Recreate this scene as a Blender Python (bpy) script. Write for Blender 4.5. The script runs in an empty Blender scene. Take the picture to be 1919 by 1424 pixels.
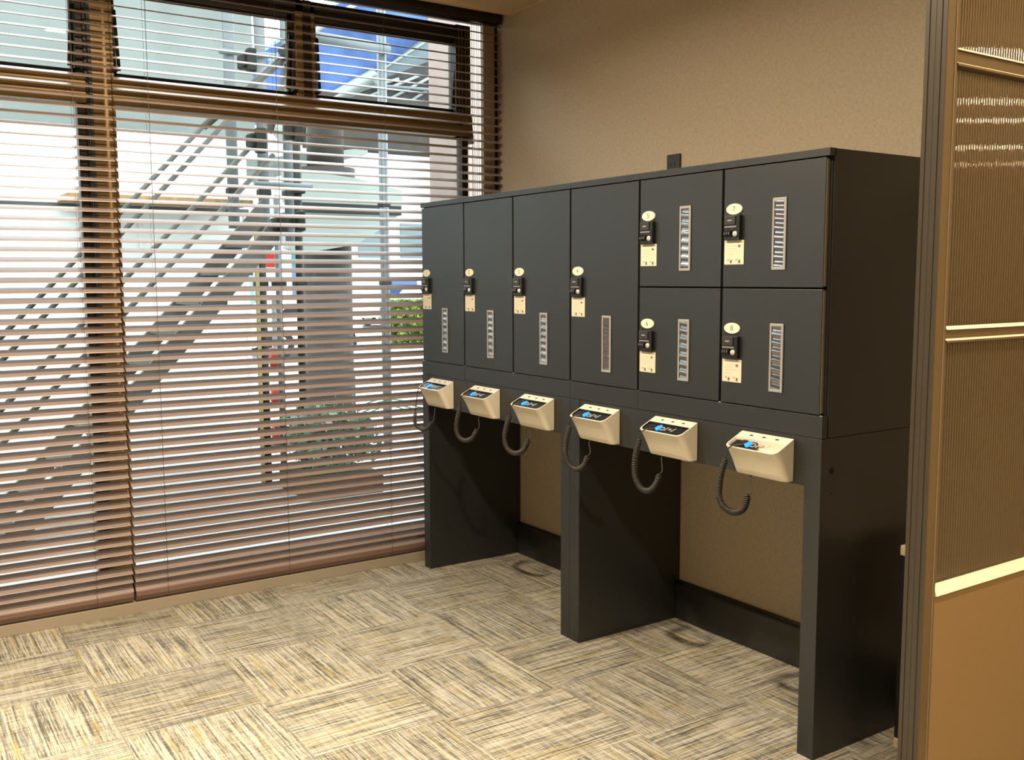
import bpy, bmesh, math, random
from mathutils import Vector, Matrix
random.seed(7)
SC = bpy.context.scene
COL = SC.collection

# ------------------------------------------------------------------ camera
yaw, pitch, roll = -0.9824, -0.1038, -0.0036
fwd = Vector((math.sin(yaw)*math.cos(pitch), math.cos(yaw)*math.cos(pitch), math.sin(pitch)))
rt = fwd.cross(Vector((0, 0, 1))).normalized(); up = rt.cross(fwd)
c_, s_ = math.cos(roll), math.sin(roll)
rt, up = rt*c_ + up*s_, up*c_ - rt*s_
cam = bpy.data.cameras.new('camera'); camo = bpy.data.objects.new('camera', cam); COL.objects.link(camo)
R = Matrix((rt, up, -fwd)).transposed()
camo.matrix_world = Matrix.Translation((4.6462, -2.5171, 1.5815)) @ R.to_4x4()
cam.sensor_fit = 'HORIZONTAL'; cam.sensor_width = 36; cam.lens = 1828.1*36/1919
cam.clip_start = 0.05; cam.clip_end = 300
SC.camera = camo

# ------------------------------------------------------------------ world, lamps, exposure
SC.view_settings.view_transform = 'Standard'; SC.view_settings.look = 'None'
SC.view_settings.exposure = 0.15; SC.view_settings.gamma = 1; SC.view_settings.use_curve_mapping = False
w = bpy.data.worlds.new('overcast_sky'); SC.world = w; w.use_nodes = True
bg = w.node_tree.nodes['Background']; bg.inputs[0].default_value = (0.86, 0.95, 1.0, 1); bg.inputs[1].default_value = 8.0
SC.cycles.max_bounces = 8; SC.cycles.diffuse_bounces = 4; SC.cycles.transparent_max_bounces = 12
SC.cycles.sample_clamp_indirect = 10
SC.cycles.caustics_reflective = False; SC.cycles.caustics_refractive = False

CEIL = 3.048
def downlight(x, y, watts, r=0.06, spread=165, tilt=None):
    l = bpy.data.lights.new('downlight', 'AREA'); l.shape = 'DISK'; l.size = 2*r; l.energy = watts*1.25
    l.color = (1.0, 0.82, 0.60); l.spread = math.radians(spread)
    o = bpy.data.objects.new('downlight', l); COL.objects.link(o); o.location = (x, y, CEIL-0.012)
    return o
for (x, y, p, sp) in [(1.2, -1.45, 44, 165), (2.7, -1.45, 46, 165), (1.3, -3.0, 22, 95), (2.9, -2.8, 26, 95), (4.3, 0.0, 26, 165), (4.3, -1.6, 26, 110),
                      (5.7, 0.0, 30, 165), (5.7, -1.6, 20, 120), (4.3, -3.4, 14, 100), (5.7, -4.0, 14, 120)]:
    downlight(x, y, p, spread=sp)
def lamp_strip(x, y, watts, length=1.5):      # ceiling strip lamps deeper in the room, turned to the partition
    l = bpy.data.lights.new('strip_lamp', 'AREA'); l.shape = 'RECTANGLE'; l.size = 0.028; l.size_y = length; l.energy = watts; l.color = (1.0, 0.84, 0.60)
    o = bpy.data.objects.new('strip_lamp', l); COL.objects.link(o); o.location = (x, y, 2.97); o.rotation_euler = (0, math.radians(50), 0)
for (x, y, w_) in [(7.6, -1.2, 50), (9.5, -1.2, 40), (10.6, -0.9, 46), (12.6, -1.3, 70), (14.2, -2.4, 30)]:
    lamp_strip(x, y, w_)

# ------------------------------------------------------------------ materials
def mat(name, col, rough=0.5, metal=0.0, spec=0.5, emit=None, es=0.0, trans=0.0, ior=1.45, bump=None, vary=None, coat=0):
    m = bpy.data.materials.new(name); m.use_nodes = True; nt = m.node_tree; b = nt.nodes['Principled BSDF']
    b.inputs['Base Color'].default_value = (*col, 1); b.inputs['Roughness'].default_value = rough
    b.inputs['Metallic'].default_value = metal; b.inputs['Specular IOR Level'].default_value = spec
    b.inputs['Transmission Weight'].default_value = trans; b.inputs['IOR'].default_value = ior
    b.inputs['Coat Weight'].default_value = coat
    if emit: b.inputs['Emission Color'].default_value = (*emit, 1); b.inputs['Emission Strength'].default_value = es
    if bump or vary:
        g = nt.nodes.new('ShaderNodeNewGeometry')
    if bump:   # (scale xyz, strength, distance)
        mp = nt.nodes.new('ShaderNodeMapping'); mp.inputs['Scale'].default_value = bump[0]
        n = nt.nodes.new('ShaderNodeTexNoise'); n.inputs['Scale'].default_value = 1; n.inputs['Detail'].default_value = 3
        bp = nt.nodes.new('ShaderNodeBump'); bp.inputs['Strength'].default_value = bump[1]; bp.inputs['Distance'].default_value = bump[2]
        nt.links.new(g.outputs['Position'], mp.inputs['Vector']); nt.links.new(mp.outputs[0], n.inputs['Vector'])
        nt.links.new(n.outputs['Fac'], bp.inputs['Height']); nt.links.new(bp.outputs[0], b.inputs['Normal'])
    if vary:   # (scale xyz, amount)
        mp = nt.nodes.new('ShaderNodeMapping'); mp.inputs['Scale'].default_value = vary[0]
        n = nt.nodes.new('ShaderNodeTexNoise'); n.inputs['Scale'].default_value = 1; n.inputs['Detail'].default_value = 4
        r = nt.nodes.new('ShaderNodeMapRange'); r.inputs['From Min'].default_value = 0.3; r.inputs['From Max'].default_value = 0.7
        r.inputs['To Min'].default_value = 1-vary[1]; r.inputs['To Max'].default_value = 1+vary[1]
        mx = nt.nodes.new('ShaderNodeMix'); mx.data_type = 'RGBA'; mx.blend_type = 'MULTIPLY'; mx.inputs[0].default_value = 1
        mx.inputs[6].default_value = (*col, 1)
        nt.links.new(g.outputs['Position'], mp.inputs['Vector']); nt.links.new(mp.outputs[0], n.inputs['Vector'])
        nt.links.new(n.outputs['Fac'], r.inputs['Value']); nt.links.new(r.outputs[0], mx.inputs[7]); nt.links.new(mx.outputs[2], b.inputs['Base Color'])
    return m

M = {}
M['charcoal'] = mat('charcoal_laminate', (0.015, 0.0162, 0.0162), 0.42, spec=0.9, bump=((260, 260, 260), 0.06, 0.001))
M['black'] = mat('black_void', (0.006, 0.006, 0.006), 0.8)
M['blackplastic'] = mat('black_plastic', (0.012, 0.012, 0.012), 0.35)
M['greyplastic'] = mat('dark_grey_plastic', (0.035, 0.035, 0.035), 0.4)
M['cream'] = mat('ivory_plastic', (0.80, 0.74, 0.60), 0.38)
M['plaque'] = mat('pale_plaque', (0.84, 0.80, 0.62), 0.5)
M['card'] = mat('cream_card', (0.74, 0.68, 0.52), 0.55)
M['print'] = mat('printed_grey', (0.16, 0.14, 0.12), 0.6)
M['faintprint'] = mat('faint_print', (0.55, 0.49, 0.38), 0.6)
M['steel'] = mat('steel', (0.75, 0.75, 0.75), 0.22, metal=1)
M['edge'] = mat('door_edge_band', (0.42, 0.36, 0.28), 0.3, metal=0.6)
M['slotframe'] = mat('clear_plastic_frame', (0.34, 0.34, 0.33), 0.25)
M['slotpane'] = mat('smoked_plastic_pane', (0.36, 0.36, 0.37), 0.08, metal=0.9)
M['cable'] = mat('coiled_cable_black', (0.045, 0.040, 0.034), 0.32)
M['blue'] = mat('glowing_blue_connector', (0.02, 0.2, 0.6), 0.4, emit=(0.04, 0.32, 1.0), es=1.1)
M['white'] = mat('white_plastic', (0.72, 0.72, 0.70), 0.4)
M['greytab'] = mat('grey_tab', (0.35, 0.34, 0.33), 0.4)
M['slat'] = mat('brown_stained_slat', (0.285, 0.220, 0.195), 0.36, spec=0.6, bump=((60, 4, 200), 0.1, 0.0006), vary=((40, 2.5, 120), 0.10))
M['rail'] = mat('brown_blind_rail', (0.19, 0.12, 0.095), 0.28, spec=0.5, vary=((40, 2.5, 120), 0.10))
M['cord'] = mat('brown_ladder_cord', (0.15, 0.12, 0.10), 0.8)
M['bronze'] = mat('bronze_aluminium', (0.25, 0.155, 0.058), 0.42, metal=0.35)
M['darkbronze'] = mat('dark_bronze', (0.035, 0.022, 0.014), 0.45, metal=0.2)
M['jamb'] = mat('tan_jamb', (0.60, 0.44, 0.26), 0.6)
M['kick'] = mat('cream_kick', (0.34, 0.29, 0.22), 0.5)
M['ceilingm'] = mat('ceiling_beige', (0.60, 0.47, 0.32), 0.85)
M['ceiltrim'] = mat('ceiling_trim_beige', (0.66, 0.50, 0.32), 0.6)
M['champagne'] = mat('champagne_aluminium', (0.105, 0.066, 0.024), 0.38, metal=0.3, bump=((900, 900, 3), 0.15, 0.0004))
M['champagneshade'] = mat('champagne_aluminium_shaded', (0.055, 0.045, 0.032), 0.45, metal=0.2)  # darker copy of the champagne aluminium, end-face shade painted in
M['railglint'] = mat('painted_rail_glint', (0.80, 0.70, 0.48), 0.5, metal=0.1)  # pale colour paints the light caught on the rail bevels
M['panel'] = mat('tan_fabric_panel', (0.155, 0.09, 0.028), 0.9, bump=((700, 700, 700), 0.25, 0.001), vary=((300, 300, 300), 0.06))
M['desk'] = mat('pale_wood_edge', (0.62, 0.50, 0.34), 0.45, vary=((3, 40, 60), 0.10))
M['socket'] = mat('dark_socket', (0.035, 0.028, 0.022), 0.4)

# glass: thin pane, mostly clear with a slight mirror reflection
def glass_mat(name, tint=(0.97, 0.99, 0.98)):
    m = bpy.data.materials.new(name); m.use_nodes = True; nt = m.node_tree; nt.nodes.clear()
    o = nt.nodes.new('ShaderNodeOutputMaterial'); t = nt.nodes.new('ShaderNodeBsdfTransparent'); t.inputs[0].default_value = (*tint, 1)
    g = nt.nodes.new('ShaderNodeBsdfGlossy'); g.inputs['Roughness'].default_value = 0.02
    f = nt.nodes.new('ShaderNodeFresnel'); f.inputs[0].default_value = 1.3; mx = nt.nodes.new('ShaderNodeMixShader')
    nt.links.new(f.outputs[0], mx.inputs[0]); nt.links.new(t.outputs[0], mx.inputs[1]); nt.links.new(g.outputs[0], mx.inputs[2]); nt.links.new(mx.outputs[0], o.inputs[0])
    return m
M['glass'] = glass_mat('window_glass')
# ribbed polycarbonate
def poly_mat():
    m = bpy.data.materials.new('ribbed_polycarbonate'); m.use_nodes = True; nt = m.node_tree; nt.nodes.clear()
    o = nt.nodes.new('ShaderNodeOutputMaterial')
    gl = nt.nodes.new('ShaderNodeBsdfGlossy'); gl.inputs['Roughness'].default_value = 0.025; gl.inputs[0].default_value = (1, .93, .8, 1)
    tr = nt.nodes.new('ShaderNodeBsdfRefraction'); tr.inputs['Roughness'].default_value = 0.18; tr.inputs['IOR'].default_value = 1.06; tr.inputs[0].default_value = (.42, .34, .23, 1)
    df = nt.nodes.new('ShaderNodeBsdfDiffuse'); df.inputs[0].default_value = (.115, .083, .042, 1)
    m1 = nt.nodes.new('ShaderNodeMixShader'); m1.inputs[0].default_value = 0.4
    f = nt.nodes.new('ShaderNodeFresnel'); f.inputs[0].default_value = 1.5; m2 = nt.nodes.new('ShaderNodeMixShader')
    nt.links.new(tr.outputs[0], m1.inputs[1]); nt.links.new(df.outputs[0], m1.inputs[2])
    nt.links.new(f.outputs[0], m2.inputs[0]); nt.links.new(m1.outputs[0], m2.inputs[1]); nt.links.new(gl.outputs[0], m2.inputs[2])
    nt.links.new(m2.outputs[0], o.inputs[0])
    return m
M['poly'] = poly_mat()

class NT:
    def __init__(s, name, rough=0.9):
        s.m = bpy.data.materials.new(name); s.m.use_nodes = True; s.t = s.m.node_tree
        s.b = s.t.nodes['Principled BSDF']; s.b.inputs['Roughness'].default_value = rough
    def n(s, typ, **k):
        x = s.t.nodes.new(typ)
        for a, v in k.items(): setattr(x, a, v)
        return x
    def l(s, a, b): s.t.links.new(a, b)
    def math(s, op, a, b=None, c=None):
        x = s.n('ShaderNodeMath', operation=op)
        for i, v in enumerate((a, b, c)):
            if v is None: continue
            if isinstance(v, (int, float)): x.inputs[i].default_value = v
            else: s.l(v, x.inputs[i])
        return x.outputs[0]
    def mixf(s, f, a, b):   # float mix
        return s.math('ADD', s.math('MULTIPLY', a, s.math('SUBTRACT', 1.0, f)), s.math('MULTIPLY', b, f))
    def comb(s, x, y, z):
        c = s.n('ShaderNodeCombineXYZ')
        for i, v in enumerate((x, y, z)):
            if isinstance(v, (int, float)): c.inputs[i].default_value = v
            else: s.l(v, c.inputs[i])
        return c.outputs[0]
    def noise(s, vec, scale=1, detail=2, rough=0.5):
        n = s.n('ShaderNodeTexNoise'); n.inputs['Scale'].default_value = scale; n.inputs['Detail'].default_value = detail
        n.inputs['Roughness'].default_value = rough; s.l(vec, n.inputs['Vector']); return n.outputs['Fac']
    def ramp(s, f, stops):
        r = s.n('ShaderNodeValToRGB'); e = r.color_ramp.elements
        while len(e) < len(stops): e.new(0.5)
        for i, (p, c) in enumerate(stops): e[i].position = p; e[i].color = (*c, 1)
        s.l(f, r.inputs[0]); return r.outputs[0]
    def mixc(s, f, a, b, mode='MIX'):
        x = s.n('ShaderNodeMix', data_type='RGBA', blend_type=mode)
        if isinstance(f, (int, float)): x.inputs[0].default_value = f
        else: s.l(f, x.inputs[0])
        for i, v in ((6, a), (7, b)):
            if isinstance(v, tuple): x.inputs[i].default_value = (*v, 1)
            else: s.l(v, x.inputs[i])
        return x.outputs[2]

def carpet():
    k = NT('carpet_tiles', 0.95)
    g = k.n('ShaderNodeNewGeometry'); sp = k.n('ShaderNodeSeparateXYZ'); k.l(g.outputs['Position'], sp.inputs[0])
    u = k.math('DIVIDE', k.math('ADD', sp.outputs[0], 20-0.2), 0.5); v = k.math('DIVIDE', k.math('ADD', sp.outputs[1], 20+0.345), 0.5)
    i = k.math('FLOOR', u); j = k.math('FLOOR', v); par = k.math('MODULO', k.math('ADD', i, j), 2.0)
    fu = k.math('FRACT', u); fv = k.math('FRACT', v)
    cross = k.mixf(par, fu, fv); along = k.mixf(par, fv, fu)       # inside-tile coordinates, 0..1
    h = k.math('FRACT', k.math('MULTIPLY', k.math('SINE', k.math('ADD', k.math('MULTIPLY', i, 12.98), k.math('MULTIPLY', j, 78.23))), 437.5))
    off = k.math('MULTIPLY', h, 60.0)
    sk = k.noise(k.comb(k.math('MULTIPLY', cross, 5), k.math('MULTIPLY', along, 3), off), 1, 1)
    cr = k.math('ADD', cross, k.math('MULTIPLY', sk, 0.012))
    n1 = k.noise(k.comb(k.math('MULTIPLY', cr, 70), k.math('MULTIPLY', along, 1.1), off), 1, 2, 0.6)     # long threads
    n2 = k.noise(k.comb(k.math('MULTIPLY', cr, 130), k.math('MULTIPLY', along, 11), off), 1, 2, 0.6)    # short threads
    n5 = k.noise(k.comb(k.math('MULTIPLY', cr, 3.5), k.math('MULTIPLY', along, 60), off), 1, 2, 0.6)      # weft
    n3 = k.noise(k.comb(k.math('MULTIPLY', cr, 44), k.math('MULTIPLY', along, 1.9), k.math('ADD', off, 17)), 1, 1, 0.5)
    n6 = k.noise(k.comb(k.math('MULTIPLY', cr, 7), k.math('MULTIPLY', along, 3.5), k.math('ADD', off, 31)), 1, 2, 0.5)
    n4 = k.noise(g.outputs['Position'], 420, 2, 0.7)
    f = k.math('ADD', k.math('ADD', k.math('MULTIPLY', n1, 0.40), k.math('MULTIPLY', n2, 0.20)), k.math('ADD', k.math('MULTIPLY', n4, 0.14), k.math('ADD', k.math('MULTIPLY', n5, 0.15), k.math('MULTIPLY', n6, 0.11))))
    c = k.ramp(f, [(0.415, (0.12, 0.12, 0.105)), (0.455, (0.25, 0.235, 0.19)), (0.495, (0.45, 0.42, 0.335)), (0.56, (0.70, 0.665, 0.555))])
    yel = k.ramp(n3, [(0.60, (0, 0, 0)), (0.66, (1, 1, 1))])
    c = k.mixc(k.math('MULTIPLY', yel, 0.60), c, (0.52, 0.42, 0.14))
    gre = k.ramp(n3, [(0.33, (1, 1, 1)), (0.39, (0, 0, 0))])
    c = k.mixc(k.math('MULTIPLY', gre, 0.50), c, (0.25, 0.26, 0.25))
    tone = k.math('ADD', 0.64, k.math('MULTIPLY', h, 0.16))
    c = k.mixc(1.0, c, k.comb(tone, tone, tone), 'MULTIPLY')
    edge = k.math('MINIMUM', k.math('MINIMUM', fu, k.math('SUBTRACT', 1.0, fu)), k.math('MINIMUM', fv, k.math('SUBTRACT', 1.0, fv)))
    em = k.math('LESS_THAN', edge, 0.006)
    c = k.mixc(k.math('MULTIPLY', em, 0.30), c, (0.20, 0.19, 0.15))
    k.l(c, k.b.inputs['Base Color'])
    bp = k.n('ShaderNodeBump'); bp.inputs['Strength'].default_value = 0.5; bp.inputs['Distance'].default_value = 0.004
    k.l(k.math('ADD', n2, n4), bp.inputs['Height']); k.l(bp.outputs[0], k.b.inputs['Normal']); k.b.inputs['Specular IOR Level'].default_value = 0.15
    return k.m
M['carpet'] = carpet()
def wallpaper():
    k = NT('woven_beige_wallpaper', 0.9); g = k.n('ShaderNodeNewGeometry'); sp = k.n('ShaderNodeSeparateXYZ'); k.l(g.outputs['Position'], sp.inputs[0])
    a = k.math('ADD', sp.outputs[0], sp.outputs[1])
    n1 = k.noise(k.comb(k.math('MULTIPLY', a, 420), 0.0, k.math('MULTIPLY', sp.outputs[2], 60)), 1, 2)
    n2 = k.noise(k.comb(k.math('MULTIPLY', a, 60), 3.0, k.math('MULTIPLY', sp.outputs[2], 420)), 1, 2)
    n3 = k.noise(g.outputs['Position'], 70, 3)
    f = k.math('ADD', k.math('ADD', k.math('MULTIPLY', n1, 0.35), k.math('MULTIPLY', n2, 0.35)), k.math('MULTIPLY', n3, 0.3))
    c = k.ramp(f, [(0.34, (0.40, 0.335, 0.245)), (0.62, (0.56, 0.485, 0.37))])
    k.l(c, k.b.inputs['Base Color']); k.b.inputs['Specular IOR Level'].default_value = 0.2
    bp = k.n('ShaderNodeBump'); bp.inputs['Strength'].default_value = 0.25; bp.inputs['Distance'].default_value = 0.002
    k.l(f, bp.inputs['Height']); k.l(bp.outputs[0], k.b.inputs['Normal'])
    return k.m
M['wallpaper'] = wallpaper()
# outdoor materials
M['hoarding'] = mat('white_hoarding', (0.50, 0.535, 0.515), 0.6, vary=((0.8, 0.8, 0.8), 0.06))
M['sheet'] = mat('grey_sheet', (0.125, 0.137, 0.128), 0.7, vary=((1.5, 1.5, 1.5), 0.12))
M['galv'] = mat('galvanised_tube', (0.10, 0.112, 0.115), 0.45, metal=0.2)
M['darktube'] = mat('dark_tube', (0.014, 0.0145, 0.012), 0.5)
M['stair'] = mat('stair_steel', (0.062, 0.060, 0.052), 0.5, vary=((3, 3, 3), 0.3))
M['plank'] = mat('scaffold_plank', (0.25, 0.15, 0.07), 0.7, vary=((3, 20, 20), 0.2))
M['yellow'] = mat('yellow_tape', (0.25, 0.22, 0.07), 0.6)
M['concrete'] = mat('grey_concrete', (0.030, 0.027, 0.024), 0.75, vary=((4, 4, 4), 0.12))
M['pier'] = mat('pinkish_render', (0.22, 0.17, 0.148), 0.8, vary=((5, 5, 5), 0.06))
M['canopy'] = mat('pale_canopy', (0.16, 0.178, 0.16), 0.6)
M['netblue'] = mat('blue_netting', (0.034, 0.062, 0.145), 0.7, vary=((1.2, 1.2, 1.2), 0.45))
M['palesheet'] = mat('pale_blue_sheet', (0.09, 0.115, 0.125), 0.6)
M['darkroof'] = mat('dark_roof_steel', (0.02, 0.02, 0.019), 0.6, vary=((4, 4, 4), 0.4))
M['road'] = mat('pale_road', (0.26, 0.27, 0.275), 0.85, vary=((1, 1, 1), 0.08))
M['vanwhite'] = mat('white_van_paint', (0.80, 0.82, 0.84), 0.3)
M['vanblue'] = mat('blue_van_glass', (0.02, 0.06, 0.15), 0.15)
M['teal'] = mat('teal_paint', (0.04, 0.13, 0.13), 0.4)
M['tyre'] = mat('tyre_rubber', (0.02, 0.02, 0.02), 0.8)
M['carblue'] = mat('silver_blue_paint', (0.12, 0.16, 0.18), 0.3)
M['hedge'] = mat('hedge_leaf', (0.12, 0.17, 0.02), 0.7, vary=((5, 5, 5), 0.5))
M['hedgedark'] = mat('dark_leaf', (0.03, 0.055, 0.015), 0.7, vary=((5, 5, 5), 0.5))
M['leaf'] = mat('green_leaf', (0.06, 0.15, 0.09), 0.55, vary=((9, 9, 9), 0.5))
M['red'] = mat('red_plastic', (0.22, 0.012, 0.008), 0.5)
M['brownbox'] = mat('brown_planter', (0.06, 0.028, 0.014), 0.7, vary=((3, 12, 12), 0.2))
M['farwall'] = mat('pale_far_wall', (0.28, 0.28, 0.27), 0.8, vary=((0.6, 0.6, 0.6), 0.1))

# ------------------------------------------------------------------ mesh helpers
for k_ in ('hoarding', 'sheet', 'galv', 'darktube', 'stair', 'plank', 'yellow', 'concrete', 'pier', 'canopy', 'netblue', 'palesheet', 'darkroof', 'road', 'teal', 'tyre', 'hedge', 'hedgedark', 'leaf', 'red', 'brownbox', 'farwall'):
    b_ = M[k_].node_tree.nodes['Principled BSDF']; b_.inputs['Specular IOR Level'].default_value = 0.12; b_.inputs['Metallic'].default_value = 0

class MB:
    def __init__(s): s.bm = bmesh.new(); s.mats = []
    def mi(s, m):
        if m not in s.mats: s.mats.append(m)
        return s.mats.index(m)
    def box(s, x0, x1, y0, y1, z0, z1, m, bev=0, seg=2):
        t = bmesh.new(); r = bmesh.ops.create_cube(t, size=1)
        for v in t.verts:
            v.co = Vector(((x0+x1)/2+v.co.x*(x1-x0), (y0+y1)/2+v.co.y*(y1-y0), (z0+z1)/2+v.co.z*(z1-z0)))
        if bev: bmesh.ops.bevel(t, geom=list(t.edges), offset=bev, segments=seg, affect='EDGES', profile=0.5)
        s.add(t, m); return s
    def add(s, t, m, mtx=None, smooth=False):
        i = s.mi(m); vm = {}
        for v in t.verts: vm[v] = s.bm.verts.new(mtx @ v.co if mtx else v.co)
        for f in t.faces:
            try: nf = s.bm.faces.new([vm[v] for v in f.verts])
            except ValueError: continue
            nf.material_index = i; nf.smooth = smooth or f.smooth
        t.free()
    def faces(s, verts, faces, m, smooth=False):
        i = s.mi(m); vs = [s.bm.verts.new(v) for v in verts]
        for f in faces:
            nf = s.bm.faces.new([vs[k] for k in f]); nf.material_index = i; nf.smooth = smooth
    def tube(s, pts, r, m, n=8, caps=True, radii=None, smooth=True):
        pts = [Vector(p) for p in pts]; rings = []; i = s.mi(m)
        t0 = (pts[1]-pts[0]).normalized(); a = t0.orthogonal().normalized()
        for k, p in enumerate(pts):
            t = (pts[min(k+1, len(pts)-1)]-pts[max(k-1, 0)]).normalized()
            a = (a - t*a.dot(t)); a = a.normalized() if a.length > 1e-6 else t.orthogonal().normalized()
            b = t.cross(a); rr = radii[k] if radii else r
            rings.append([s.bm.verts.new(p + (a*math.cos(q*2*math.pi/n)+b*math.sin(q*2*math.pi/n))*rr) for q in range(n)])
        for k in range(len(rings)-1):
            for q in range(n):
                f = s.bm.faces.new((rings[k][q], rings[k][(q+1) % n], rings[k+1][(q+1) % n], rings[k+1][q])); f.smooth = smooth; f.material_index = i
        if caps:
            f = s.bm.faces.new(rings[0][::-1]); f.material_index = i; f = s.bm.faces.new(rings[-1]); f.material_index = i
        return s
    def prism(s, poly, axis, a0, a1, m, smooth=False):
        # poly: 2D points in the two remaining axes (in xyz order); extruded along axis from a0 to a1
        def P(p, a):
            q = list(p); q.insert(axis, a); return q
        n = len(poly); vs = [P(p, a0) for p in poly] + [P(p, a1) for p in poly]
        fs = [tuple(range(n))[::-1], tuple(range(n, 2*n))] + [(k, (k+1) % n, n+(k+1) % n, n+k) for k in range(n)]
        s.faces(vs, fs, m, smooth); return s
    def build(s, name, parent=None, loc=None, recalc=True, autosmooth=False):
        if recalc: bmesh.ops.recalc_face_normals(s.bm, faces=s.bm.faces)
        me = bpy.data.meshes.new(name); s.bm.to_mesh(me); s.bm.free()
        for m in s.mats: me.materials.append(M[m])
        o = bpy.data.objects.new(name, me); COL.objects.link(o)
        if parent: o.parent = parent
        if loc: o.location = loc
        return o
def empty(name, loc=(0, 0, 0), label=None, cat=None, group=None, kind=None):
    o = bpy.data.objects.new(name, None); COL.objects.link(o); o.location = loc; o.empty_display_size = 0.1
    return tag(o, label, cat, group, kind)
def tag(o, label=None, cat=None, group=None, kind=None):
    if label: o['label'] = label
    if cat: o['category'] = cat
    if group: o['group'] = group
    if kind: o['kind'] = kind
    return o
def struct(o, label=None, cat=None):
    return tag(o, label, cat, None, 'structure')
def spline(pts, n):      # Catmull-Rom through pts, n samples per span
    pts = [Vector(p) for p in pts]; P = [pts[0]*2-pts[1]] + pts + [pts[-1]*2-pts[-2]]; out = []
    for i in range(1, len(P)-2):
        for k in range(n):
            t = k/n; a, b, c, d = P[i-1], P[i], P[i+1], P[i+2]
            out.append(0.5*((2*b)+(c-a)*t+(2*a-5*b+4*c-d)*t*t+(3*b-a-3*c+d)*t**3))
    out.append(P[-2]); return out

# ------------------------------------------------------------------ room shell
YW = 0.600           # back wall face
FX = -0.22           # room face of window wall
b = MB(); b.box(-0.34, 14.6, -6.2, YW+0.15, -0.12, 0, 'carpet')
struct(b.build('floor'), 'beige and grey striped carpet tile floor laid in a checkerboard', 'floor')
b = MB(); b.box(0.0, 14.6, -6.2, YW, CEIL, CEIL+0.2, 'ceilingm'); b.box(FX-0.12, 0.0, -6.2, YW, 3.17, 3.25, 'darkbronze')
struct(b.build('ceiling'), 'beige ceiling stopping short of the window blind pocket', 'ceiling')
b = MB(); b.box(-0.012, 0.022, -6.2, YW, CEIL-0.018, 3.17, 'ceiltrim'); b.box(0.022, 14.6, YW-0.012, YW, CEIL-0.010, CEIL, 'ceiltrim')
struct(b.build('trim_1'), 'thin tan ceiling edge trim along the blind pocket', 'ceiling trim')
b = MB(); b.box(-0.34, 14.6, YW, YW+0.15, 0, 3.25, 'wallpaper'); struct(b.build('wall_back'), 'woven beige papered wall behind the lockers', 'wall')
b = MB(); b.box(14.6, 14.75, -6.2, YW+.15, 0, 3.25, 'wallpaper'); struct(b.build('wall_right'), 'beige papered wall at the right of the room', 'wall')
b = MB(); b.box(-0.34, 14.75, -6.35, -6.2, 0, 3.25, 'wallpaper'); struct(b.build('wall_front'), 'beige papered wall facing the lockers', 'wall')
b = MB(); b.box(-0.34, FX, -6.2, -3.75, 0, 3.25, 'wallpaper'); b.box(-0.34, FX, -3.75, YW, 3.045, 3.17, 'darkbronze'); b.box(-0.34, FX, -3.75, YW, -0.02, 0.05, 'kick')
struct(b.build('wall_left'), 'wall strip around the large window', 'wall')
b = MB(); b.box(FX, -0.105, -6.2, YW, 0, 0.052, 'kick', 0.002)
struct(b.build('baseboard_left'), 'low cream upstand running under the blinds', 'skirting')
b = MB(); b.prism([(0.600, 0), (0.600, 0.178), (0.590, 0.178), (0.586, 0.170), (0.5725, 0.166), (0.5705, 0.160), (0.5705, 0)], 0, 0.0, 14.6, 'charcoal')
struct(b.build('baseboard_back'), 'black skirting board along the back wall under the lockers', 'skirting')
b = MB(); b.box(FX-0.02, FX+0.012, 0.533, YW, 0.05, 3.045, 'jamb', 0.002); b.box(FX+0.012, -0.178, 0.590, YW, 0.05, 3.045, 'jamb'); b.box(-0.178, -0.166, 0.588, YW, 0.05, 3.045, 'darkbronze')
struct(b.build('trim_2'), 'tan upright strip between window and back wall', 'window trim')

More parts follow.
